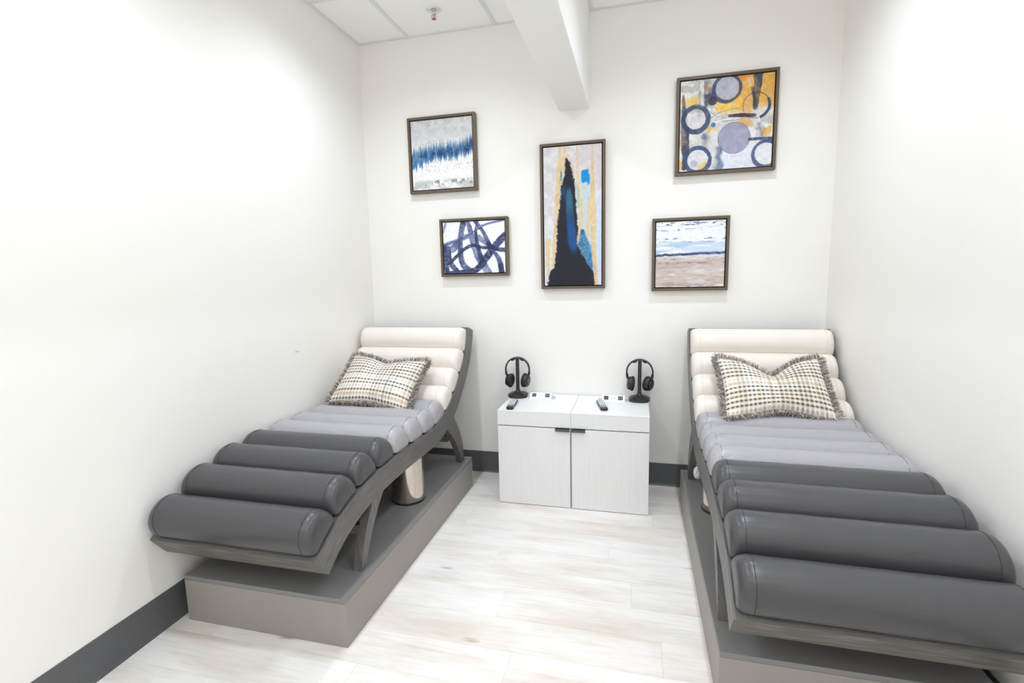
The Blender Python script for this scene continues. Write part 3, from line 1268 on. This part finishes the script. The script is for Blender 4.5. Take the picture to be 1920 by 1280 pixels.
def art_blue_band():
    p = Paint(200, 200, 1.0, (212, 212, 214))
    S = p.step
    streak = p.n(60, 3, 3)
    p.lay((236, 235, 233), S(p.v, 0.25, 0.42) * 0.8)
    p.lay((186, 186, 188), (1 - S(p.v, 0.05, 0.34)) * S(p.n(14, 20, 4), 0.35, 0.7) * 0.8)
    p.lay((170, 158, 142), S(p.n(10, 10, 4), 0.52, 0.7) * (1 - S(np.abs(p.v - 0.38), 0.02, 0.12)) * 0.55)
    mid = 0.53 - 0.13 * p.u + 0.06 * (p.n(6, 2, 2) - 0.5)
    wid = 0.135 + 0.05 * (p.n(8, 2, 2) - 0.5)
    d = (p.v - mid) / wid + (streak - 0.5) * 1.3
    band = (1 - S(np.abs(d), 0.35, 1.15))
    p.lay((94, 134, 176), band * 0.95)
    p.lay((34, 74, 122), (1 - S(np.abs(d - 0.1), 0.1, 0.75)) * S(p.n(26, 5, 3), 0.32, 0.6))
    p.lay((30, 48, 82), (1 - S(np.abs(d - 0.15), 0.05, 0.6)) * S(p.n(12, 6, 3), 0.5, 0.68))
    p.lay((50, 120, 185), S(d, 0.3, 0.7) * (1 - S(d, 0.8, 1.2)) * S(p.n(10, 4, 2), 0.45, 0.65) * 0.9)
    p.lay((244, 244, 243), S(d, 0.75, 1.25) * 0.85)
    spk = S(p.n(60, 60, 2), 0.66, 0.76)
    p.lay((150, 142, 134), spk * (1 - S(np.abs(p.v - 0.62), 0.05, 0.2)) * 0.6)
    p.lay((140, 134, 128), spk * (1 - S(np.abs(p.v - 0.40), 0.03, 0.12)) * 0.7)
    p.lay((190, 194, 196), S(p.v, 0.84, 0.9) * S(p.n(8, 14, 3), 0.35, 0.6) * 0.85)
    p.lay((138, 132, 124), S(p.v, 0.84, 0.88) * (1 - S(p.v, 0.93, 0.97)) * S(p.n(24, 18, 3), 0.52, 0.66) * 0.8)
    p.mottle(0.05)
    return p


def art_loops():
    p = Paint(200, 170, 0.82, (244, 244, 246))
    f = lambda L: [((x - 330) / 438.0, (y - 812) / 366.0) for x, y in L]
    k = 1.2 / 438.0
    navy, slate, lilac = (46, 54, 90), (76, 86, 128), (122, 130, 170)
    p.stroke(f([(330, 975), (430, 945), (510, 915), (580, 925), (650, 975)]), [26 * k, 34 * k, 40 * k], lilac, 0.9, slate)
    p.stroke(f([(340, 1000), (390, 1005), (435, 965)]), 46 * k, lilac, 0.85, slate)
    p.stroke(f([(335, 990), (342, 1080), (350, 1175)]), 34 * k, navy, 0.95)
    p.stroke(f([(362, 1000), (372, 1090), (420, 1165)]), 36 * k, slate, 0.9, navy)
    p.stroke(f([(478, 815), (455, 930), (452, 1040), (470, 1120), (520, 1165)]), [40 * k, 34 * k, 36 * k, 42 * k], slate, 0.95, navy)
    p.stroke(f([(512, 815), (538, 930), (572, 1040), (615, 1120), (648, 1180)]), [28 * k, 40 * k, 52 * k, 46 * k], lilac, 0.95, slate)
    p.stroke(f([(580, 815), (566, 890), (580, 1000), (606, 1090)]), [14 * k, 24 * k, 34 * k], navy, 0.92)
    p.stroke(f([(562, 812), (615, 885), (650, 955), (668, 1000)]), 24 * k, slate, 0.95, navy)
    p.stroke(f([(650, 975), (700, 1008), (768, 1022)]), 28 * k, navy, 0.95)
    p.stroke(f([(370, 1105), (430, 1050), (490, 1000), (550, 982), (620, 1000), (690, 1002)]), 22 * k, navy, 0.95)
    p.stroke(f([(768, 918), (705, 985), (645, 1058), (592, 1128), (530, 1165), (345, 1176)]), [44 * k, 46 * k, 44 * k, 34 * k, 24 * k], navy, 1.0, slate)
    p.stroke(f([(690, 1030), (726, 1090), (742, 1180)]), [22 * k, 34 * k, 36 * k], slate, 0.95, navy)
    p.stroke(f([(335, 975), (480, 925), (560, 880), (640, 838), (760, 812)]), 11 * k, slate, 0.9)
    p.stroke(f([(330, 880), (350, 822)]), 16 * k, lilac, 0.9)
    p.stroke(f([(590, 850), (665, 830), (760, 814)]), 14 * k, lilac, 0.9)
    p.mottle(0.04)
    return p


def art_mountain():
    p = Paint(120, 280, 2.3, (214, 209, 213))
    f = lambda L: [((x - 107) / 456.0, (y - (148 - (x - 107) * 0.085)) / (1032 + (x - 107) * 0.06)) for x, y in L]
    k = 1.3 / 456.0
    S = p.step
    p.lay((226, 226, 228), S(p.n(10, 30, 3), 0.4, 0.65) * 0.8)
    p.lay((216, 204, 206), S(p.u, 0.5, 0.9) * (1 - S(p.v, 0.2, 0.35)) * 0.7)
    p.lay((206, 218, 236), S(p.u, 0.82, 0.92) * S(p.v, 0.3, 0.5))
    p.lay((196, 212, 216), S(p.u, 0.55, 0.65) * (1 - S(p.u, 0.78, 0.85)) * S(p.v, 0.18, 0.3) * (1 - S(p.v, 0.62, 0.75)) * (0.4 + 0.6 * p.n(20, 6, 2)))
    gold = (226, 198, 150)
    p.stroke(f([(240, 130), (236, 300), (226, 450), (214, 650), (198, 850), (180, 1025)]), [14 * k, 40 * k, 46 * k, 36 * k, 40 * k, 26 * k], gold, 0.95, (206, 180, 140), streak=0.3)
    p.stroke(f([(276, 130), (270, 250), (258, 420)]), [12 * k, 30 * k, 16 * k], gold, 0.9)
    p.stroke(f([(142, 840), (136, 960), (132, 1110)]), [34 * k, 26 * k, 12 * k], gold, 0.9)
    p.stroke(f([(300, 190), (330, 250), (352, 350)]), 16 * k, gold, 0.85)
    p.stroke(f([(374, 130), (380, 400), (400, 560), (396, 750), (376, 835)]), [10 * k, 16 * k, 24 * k, 28 * k, 22 * k], gold, 0.9)
    p.stroke(f([(470, 520), (456, 750), (440, 850)]), [20 * k, 26 * k, 14 * k], gold, 0.9)
    # blue flank
    blue = f([(415, 760), (420, 830), (440, 940), (480, 1070)])
    p.stroke(blue, [30 * k, 90 * k, 110 * k, 90 * k], (62, 120, 160), 0.95, (40, 84, 160), soft=0.5)
    p.stroke(f([(470, 870), (490, 990), (495, 1060)]), [30 * k, 50 * k, 50 * k], (70, 150, 205), 0.7, (44, 92, 176), soft=0.6)
    p.stroke(f([(492, 118), (492, 350), (500, 600), (504, 900), (522, 1172)]), [10 * k, 26 * k, 42 * k, 32 * k, 34 * k], gold, 0.95, (212, 186, 140))
    # the dark peak
    Lf = f([(285, 205), (278, 330), (250, 420), (238, 560), (214, 700), (205, 900), (190, 1030), (150, 1080), (128, 1180)])
    Rt = f([(287, 205), (322, 260), (345, 370), (358, 460), (372, 640), (380, 760), (366, 850), (402, 920), (450, 1010), (505, 1080), (512, 1180)])
    nn = (p.n(26, 60, 3) - 0.5) * 0.05
    lx = np.interp(p.v[:, 0], [b for a, b in Lf], [a for a, b in Lf])[:, None]
    rx = np.interp(p.v[:, 0], [b for a, b in Rt], [a for a, b in Rt])[:, None]
    m = S(p.u - lx + nn, -0.015, 0.015) * (1 - S(p.u - rx + nn, -0.015, 0.015)) * S(p.v, 0.07, 0.085)
    p.lay((38, 40, 50), m)
    inner = m * S(p.n(14, 40, 3), 0.3, 0.6)
    cx = np.interp(p.v, [0.28, 0.5, 0.78], [0.44, 0.46, 0.53])
    wd = np.interp(p.v, [0.27, 0.35, 0.7, 0.82], [0.02, 0.06, 0.09, 0.02])
    core = (1 - S(np.abs(p.u - cx), wd * 0.6, wd * 1.2)) * S(p.v, 0.27, 0.33) * (1 - S(p.v, 0.7, 0.8))
    p.lay((54, 112, 140), m * core * 0.9 * (1 - S(p.v, 0.4, 0.6)))
    p.lay((36, 86, 150), m * core * 0.9 * S(p.v, 0.4, 0.6))
    lft = (1 - S(np.abs(p.u - lx - 0.04), 0.02, 0.06)) * S(p.v, 0.26, 0.32) * (1 - S(p.v, 0.5, 0.6))
    p.lay((34, 84, 140), m * lft * 0.7 * S(p.n(16, 16, 2), 0.4, 0.6))
    p.stroke(f([(248, 320), (247, 380)]), 12 * k, (70, 130, 150), 0.9)
    p.stroke(f([(362, 400), (378, 480), (378, 580)]), 22 * k, (160, 196, 180), 0.6, soft=0.6)
    # bright blue dab
    p.rect(0.665, 0.77, 0.175, 0.265, (16, 140, 212), 1.0, 0.006, 0.02, 0.1)
    p.rect(0.77, 0.81, 0.215, 0.275, (30, 140, 205), 0.9, 0.008, 0.03, 0.1)
    p.mottle(0.05, 30, 60)
    return p


def art_circles():
    p = Paint(220, 220, 1.0, (205, 203, 202))

    def q(x, y):
        tp = 238 - (x - 200) * 0.105
        bt = 1168 - (x - 190) * 0.055
        lx = 205 - (y - 238) * 0.02
        rx = 1197 - (y - 135) * 0.052
        return ((x - lx) / (rx - lx), (y - tp) / (bt - tp))

    def f(L):
        return [q(*a) for a in L]
    k = 1 / 975.0
    S = p.step
    p.lay((226, 225, 223), S(p.n(8, 8, 3), 0.4, 0.62))
    p.lay((178, 176, 172), S(p.n(12, 12, 3), 0.52, 0.7) * 0.7)
    p.lay((218, 222, 232), S(p.v, 0.72, 0.82) * S(p.u, 0.4, 0.5))

    def R(x0, x1, y0, y1, c, a=1.0, **kw):
        (u0, v0), (u1, v1) = q(x0, y0), q(x1, y1)
        p.rect(u0, u1, v0, v1, c, a, **kw)
    och, yel, org = (222, 160, 66), (234, 188, 84), (226, 140, 52)
    R(810, 1200, 120, 480, och)
    R(820, 960, 140, 230, org, 0.9)
    R(560, 870, 400, 520, yel)
    R(840, 970, 380, 700, (216, 168, 110), 0.9)
    R(880, 1000, 180, 250, (224, 212, 196), 0.8)
    R(960, 1160, 480, 600, (214, 208, 202), 0.9)
    R(240, 390, 390, 480, yel, 0.9)
    R(1050, 1150, 690, 790, (228, 172, 80))
    R(1030, 1060, 690, 800, (96, 100, 124), 0.8)
    R(490, 585, 690, 760, (226, 172, 92), 0.9)
    R(190, 230, 800, 900, (214, 164, 96), 0.8)
    R(190, 265, 1050, 1170, yel, 0.95)
    p.stroke(f([(232, 380), (240, 560), (250, 760), (255, 1000), (240, 1130)]), [30 * k, 60 * k, 100 * k, 95 * k, 60 * k], (92, 84, 88), 0.85, (60, 60, 80))
    R(460, 530, 205, 330, (120, 112, 116), 0.8)
    R(460, 530, 270, 320, (190, 140, 90), 0.7)
    R(450, 540, 340, 450, (66, 68, 92), 0.95)
    p.stroke(f([(400, 230), (410, 460)]), 14 * k, (150, 148, 150), 0.7)
    p.stroke(f([(440, 230), (440, 560)]), 34 * k, (226, 226, 226), 0.8)
    p.stroke(f([(1030, 140), (1015, 300), (990, 500)]), [110 * k, 80 * k, 60 * k], (86, 80, 82), 0.85, (52, 58, 78))
    p.stroke(f([(965, 300), (985, 420), (990, 480)]), 34 * k, (48, 58, 84), 0.8)
    R(440, 500, 740, 810, (70, 86, 124), 0.85)
    R(575, 650, 900, 1140, (86, 102, 140), 0.85)
    R(440, 510, 810, 900, (150, 146, 146), 0.7)
    R(510, 580, 760, 1140, (214, 213, 216), 0.7)
    p.stroke(f([(530, 610), (600, 560), (720, 520), (840, 505)]), 18 * k, (150, 140, 128), 0.7)
    p.stroke(f([(560, 650), (700, 620), (840, 610)]), 14 * k, (238, 238, 238), 0.8)
    p.stroke(f([(640, 640), (760, 632), (850, 615)]), 10 * k, (120, 116, 120), 0.7)
    navy = (52, 64, 98)
    c, r = q(700, 300), 130 * k
    p.disc(c[0], c[1], r, (174, 174, 192))
    p.disc(c[0] - 0.03, c[1], r * 0.2, (140, 138, 160), 0.6, 0.8)
    p.ring(c[0], c[1], r * 1.08, 42 * k, navy, 0.95)
    c = q(545, 430)
    p.disc(c[0], c[1], 50 * k, (52, 52, 70))
    c = q(365, 620)
    p.disc(c[0], c[1], 112 * k, (212, 210, 212), 0.95)
    p.rect(c[0] - 0.1, c[0] + 0.1, c[1] - 0.12, c[1] - 0.07, (140, 128, 124), 0.6)
    p.ring(c[0], c[1], 132 * k, 60 * k, navy, 0.97)
    p.ring(c[0], c[1], 158 * k, 10 * k, (70, 78, 106), 0.6)
    c = q(1000, 475)
    p.ring(c[0], c[1], 135 * k, 9 * k, (56, 56, 72), 0.95)
    p.ring(c[0], c[1], 136 * k, 38 * k, navy, 0.95, -0.5, 1.25)
    p.stroke(f([(725, 585), (850, 578), (985, 580)]), [34 * k, 48 * k, 44 * k], (56, 52, 70), 0.95)
    c = q(770, 815)
    p.disc(c[0], c[1], 168 * k, (148, 147, 174), 1.0)
    p.disc(c[0], c[1], 140 * k, (164, 163, 186), 0.6, 0.5)
    p.ring(c[0], c[1], 166 * k, 8 * k, (88, 88, 122), 0.9)
    c = q(385, 1045)
    p.disc(c[0], c[1], 120 * k, (222, 220, 226), 0.95)
    p.disc(c[0] - 0.04, c[1] + 0.04, 55 * k, (168, 172, 196), 0.8, 0.5)
    R(370, 500, 1080, 1180, yel, 0.9)
    p.ring(c[0], c[1], 134 * k, 54 * k, (54, 72, 112), 0.97)
    p.stroke(f([(930, 832), (1040, 825), (1170, 822)]), 36 * k, (58, 74, 116), 0.95)
    c = q(1095, 985)
    p.disc(c[0], c[1], 120 * k, (226, 226, 228), 0.95)
    p.ring(c[0], c[1], 134 * k, 46 * k, (60, 72, 112), 0.97)
    c = q(553, 678)
    p.disc(c[0], c[1], 28 * k, (36, 118, 172), 1.0, 0.15)
    c = q(560, 530)
    p.ring(c[0], c[1], 33 * k, 5 * k, (110, 84, 66), 0.9)
    p.mottle(0.07, 40, 40)
    return p


def art_shore():
    p = Paint(200, 200, 1.0, (240, 241, 245))
    S = p.step
    p.lay((206, 222, 240), S(p.n(3, 14, 3), 0.42, 0.66) * S(p.v, 0.22, 0.34) * (1 - S(p.v, 0.5, 0.53)))
    p.lay((178, 204, 230), S(p.n(3, 18, 3), 0.5, 0.66) * S(p.v, 0.26, 0.36) * (1 - S(p.v, 0.5, 0.53)))
    p.lay((236, 230, 216), S(p.n(3, 16, 2), 0.55, 0.7) * S(p.v, 0.3, 0.4) * (1 - S(p.v, 0.45, 0.5)) * 0.8)
    ink = S(p.n(18, 60, 3), 0.54, 0.64)
    for v0, wd, a in ((0.04, 0.035, 0.85), (0.12, 0.02, 0.5), (0.26, 0.014, 0.75), (0.31, 0.014, 0.4)):
        p.lay((96, 106, 150), ink * (1 - S(np.abs(p.v - v0 + (p.n(5, 2, 1) - 0.5) * 0.03), wd * 0.5, wd * 1.3)) * a)
    low = S(p.v + (p.n(10, 3, 2) - 0.5) * 0.02, 0.515, 0.535)
    p.lay((214, 206, 204), low)
    p.lay((206, 186, 176), low * S(p.n(3, 12, 3), 0.42, 0.62) * 0.85)
    p.lay((226, 222, 220), low * S(p.n(4, 16, 3), 0.5, 0.68))
    p.lay((168, 158, 160), low * S(p.n(5, 40, 3), 0.56, 0.68) * 0.6)
    p.lay((190, 172, 160), low * (1 - S(np.abs(p.v - 0.66), 0.03, 0.12)) * 0.4)
    line = 0.505 - 0.02 * p.u + (p.n(14, 2, 3) - 0.5) * 0.02
    p.lay((84, 92, 138), (1 - S(np.abs(p.v - line), 0.012, 0.026)) * (0.75 + 0.25 * p.n(30, 4, 2)))
    p.lay((60, 66, 104), (1 - S(np.abs(p.v - line - 0.006), 0.005, 0.015)) * S(p.n(22, 4, 2), 0.4, 0.55))
    p.lay((112, 108, 140), ink * (1 - S(np.abs(p.v - 0.63), 0.008, 0.02)) * 0.7)
    p.lay((112, 108, 140), ink * (1 - S(np.abs(p.v - 0.57), 0.005, 0.02)) * 0.6)
    p.lay((150, 146, 146), ink * S(p.v, 0.9, 0.97) * 0.6)
    p.mottle(0.04, 30, 80)
    return p


picture(0.3537, 0.8404, 1.9975, 2.4982, art_blue_band(), 'square painting with a jagged blue band, hung upper left')
picture(0.5606, 1.0481, 1.4215, 1.8155, art_loops(), 'painting of looping navy brush strokes on white, hung lower left')
picture(1.2721, 1.6906, 1.3268, 2.2542, art_mountain(), 'tall narrow painting with a dark blue-black peak, hung in the middle')
picture(2.1101, 2.6672, 2.0021, 2.5641, art_circles(), 'square painting of circles on ochre and grey, hung upper right')
picture(1.9822, 2.4327, 1.3045, 1.7530, art_shore(), 'painting of pale blue and sand horizontal bands, hung lower right')


# ------------------------------------------------------------------ pillows
def plaid(w, h, seed):
    p = Paint(w, h, 0.66, (238, 232, 223))
    p.seed = seed
    S = p.step
    r = random.Random(seed)
    NX, NY = 24, 14
    uu, vv = p.u * NX, p.v * NY
    pu, pv = uu % 1.0, vv % 1.0
    iu, iv = uu.astype(int), vv.astype(int)
    tan, cream, dark, mid, grey = (206, 186, 154), (240, 234, 226), (74, 68, 66), (146, 132, 120), (120, 116, 118)
    # soft coloured stripes
    cw = np.array([r.choice([0, 0, 1, 1, 2]) for _ in range(NX + 2)])
    rw = np.array([r.choice([0, 1, 1, 2]) for _ in range(NY + 2)])
    p.lay(tan, (rw[iv] == 1) * 0.55 * (1 - S(np.abs(pv - 0.5), 0.28, 0.45)))
    p.lay((186, 170, 150), (cw[iu] == 1) * 0.38 * (1 - S(np.abs(pu - 0.5), 0.28, 0.45)))
    p.lay(cream, (cw[iu] == 2) * 0.6)
    # thread lines with woven dashes
    rs = np.array([r.choice([1.0, 0.85, 0.3, 0.95, 0.25]) for _ in range(NY + 2)])
    cs = np.array([r.choice([1.0, 0.3, 0.15, 0.6, 0.2]) for _ in range(NX + 2)])
    lh = (1 - S(np.abs(pv - 0.5) , 0.10, 0.24)) * rs[iv]
    dash_h = 0.25 + 0.75 * (1 - S(np.abs(pu - 0.5), 0.20, 0.40))
    lv = (1 - S(np.abs(pu - 0.5), 0.10, 0.24)) * cs[iu]
    dash_v = 0.3 + 0.7 * (1 - S(np.abs(pv - 0.5), 0.22, 0.42))
    hcol = np.where((rs[iv] > 0.7)[..., None], np.array(dark) / 255.0, np.array(mid) / 255.0)
    vcol = np.where((cs[iu] > 0.5)[..., None], np.array(grey) / 255.0, np.array(mid) / 255.0)
    p.lay(vcol, lv * dash_v * 0.7)
    p.lay(hcol, lh * dash_h * 0.85)
    p.mottle(0.05, 60, 40)
    return p


def pillow(loc, rot, Wp, Hp, Tk, dip, dipw, rise, seed, label):
    """lumbar pillow in its own xz plane (x wide, z up, front is -y)"""
    t = empty('throw_pillow', loc)
    t.rotation_euler = rot
    tag(t, label, 'pillow', 'fringed plaid pillows')
    w, h = 200, 130
    P = plaid(w, h, seed)
    u, v = P.u * 2 - 1, 1 - P.v * 2     # -1..1, v up
    chop = np.exp(-(u / dipw) ** 2)

    def outline(u, v):
        x = u * Wp / 2 * (1 - 0.05 * (1 - v * v) * np.abs(u) ** 3)
        z = v * Hp / 2
        up = np.clip(v, 0, 1)
        dn = np.clip(-v, 0, 1)
        c = np.exp(-(np.abs(u) / dipw) ** 1.5)
        z = z - up ** 1.1 * dip * c + dn ** 1.5 * rise * np.exp(-(u / 0.45) ** 2)
        z = z + np.sign(v) * 0.012 * np.abs(u) ** 4 * np.abs(v)
        return x, z
    x, z = outline(u, v)
    prof = (np.clip(1 - np.abs(u) ** 2.6, 0, 1) ** 0.55) * (np.clip(1 - np.abs(v) ** 2.4, 0, 1) ** 0.55)
    crease = 1 - 0.42 * np.exp(-(u / (dipw * 0.8)) ** 2) * np.clip(v * 0.6 + 0.55, 0, 1) * (dip / 0.1)
    wr = (vnoise(7, 5, w, h, seed + 5, 2) - 0.5) * 0.010
    yf = -(Tk / 2) * prof * crease + wr * prof
    yb = (Tk / 2) * prof * (0.9)
    n = w * h
    idx = np.arange(n).reshape(h, w)
    V = [tuple(p) for p in np.stack([x.ravel(), yf.ravel(), z.ravel()], -1)]
    F = [tuple(int(i) for i in q) for q in np.stack([idx[:-1, :-1], idx[1:, :-1], idx[1:, 1:], idx[:-1, 1:]], -1).reshape(-1, 4)]
    # back on a coarse grid stitched to its own rim
    st = 5
    us, vs = list(range(0, w, st)), list(range(0, h, st))
    if us[-1] != w - 1:
        us.append(w - 1)
    if vs[-1] != h - 1:
        vs.append(h - 1)
    b = len(V)
    for j in vs:
        for i in us:
            V.append((x[j, i], yb[j, i], z[j, i]))
    m = len(us)
    for j in range(len(vs) - 1):
        for i in range(m - 1):
            F.append((b + j * m + i, b + j * m + i + 1, b + (j + 1) * m + i + 1, b + (j + 1) * m + i))
    me = bpy.data.meshes.new('cover')
    me.from_pydata(V, [], F)
    me.update()
    ca = me.color_attributes.new('paint', 'FLOAT_COLOR', 'POINT')
    buf = np.ones((len(V), 4))
    lin = P.linear()
    buf[:n, :3] = lin.reshape(-1, 3)
    buf[n:, :3] = lin[np.ix_(vs, us)].reshape(-1, 3)
    ca.data.foreach_set('color', buf.ravel())
    link('cover', me, M['pillow'], t, smooth=True)
    # brush fringe all round the rim
    rr = random.Random(seed)
    FV, FF, FC = [], [], []
    cols = [srgb(140, 124, 116), srgb(178, 166, 156), srgb(214, 206, 198), srgb(238, 234, 228), srgb(112, 98, 92)]
    per = []
    N = 1500
    for k in range(N):
        s = k / N * 4
        if s < 1:
            uu, vv, d0 = -1 + 2 * s, 1, (0, 1)
        elif s < 2:
            uu, vv, d0 = 1, 1 - 2 * (s - 1), (1, 0)
        elif s < 3:
            uu, vv, d0 = 1 - 2 * (s - 2), -1, (0, -1)
        else:
            uu, vv, d0 = -1, -1 + 2 * (s - 3), (-1, 0)
        px, pz = outline(np.array(float(uu)), np.array(float(vv)))
        per.append((float(px), float(pz), d0))
    for k, (px, pz, d0) in enumerate(per):
        a, c = per[k - 1], per[(k + 1) % N]
        tx, tz = c[0] - a[0], c[1] - a[1]
        L = math.hypot(tx, tz) or 1
        nx, nz = -tz / L, tx / L
        if nx * d0[0] + nz * d0[1] < 0:
            nx, nz = -nx, -nz
        for rep in range(7):
            ln = rr.uniform(0.018, 0.036)
            fy = rr.uniform(-0.9, 0.9)
            sid = rr.uniform(-0.55, 0.55)
            d = Vector((nx + sid * tx / L, fy, nz + sid * tz / L)).normalized()
            base = Vector((px + rr.uniform(-.002, .002), rr.uniform(-.006, .006), pz + rr.uniform(-.002, .002))) - Vector((nx, 0, nz)) * 0.004
            sd = d.cross(Vector((rr.uniform(-1, 1), rr.uniform(-1, 1), rr.uniform(-1, 1)))).normalized() * 0.0011
            q = len(FV)
            tip = base + d * ln
            FV += [tuple(base - sd), tuple(base + sd), tuple(tip + sd * 0.8), tuple(tip - sd * 0.8)]
            FF.append((q, q + 1, q + 2, q + 3))
            cc = rr.choice(cols)
            FC += [cc] * 4
    fm = bpy.data.meshes.new('fringe')
    fm.from_pydata(FV, [], FF)
    fm.update()
    ca = fm.color_attributes.new('paint', 'FLOAT_COLOR', 'POINT')
    ca.data.foreach_set('color', np.array(FC).ravel())
    fo = link('fringe', fm, M['fringe'], t)
    fo['kind'] = 'stuff'
    fo['label'] = 'taupe brush fringe'
    return t


pillow((0.372, -0.645, 0.803), (math.radians(-50), math.radians(3), math.radians(-3)), 0.520, 0.350, 0.13, 0.045, 0.40, 0.02, 21,
       'plaid fringed pillow resting on the left lounger')
pillow((2.584, -0.572, 0.826), (math.radians(-46), 0, math.radians(4)), 0.520, 0.350, 0.13, 0.115, 0.42, 0.035, 33,
       'plaid fringed pillow with a deep middle dent on the right lounger')


# ------------------------------------------------------------------ crumpled white wrap by the right lounger's rear leg
def wrap():
    r = random.Random(4)
    bm = bmesh.new()
    bmesh.ops.create_icosphere(bm, subdivisions=3, radius=1.0)
    for v in bm.verts:
        k = 1 + r.uniform(-0.12, 0.12)
        v.co = Vector((v.co.x * 0.021 * k, v.co.y * 0.020 * k, v.co.z * 0.038 * k))
    me = bpy.data.meshes.new('crumpled_wrap')
    bm.to_mesh(me)
    bm.free()
    o = link('crumpled_wrap', me, M['wrap'])
    o.location = (2.243, -0.425, 0.275)
    return tag(o, 'small crumpled white wrap at the rear leg of the right lounger', 'wrap')


wrap()
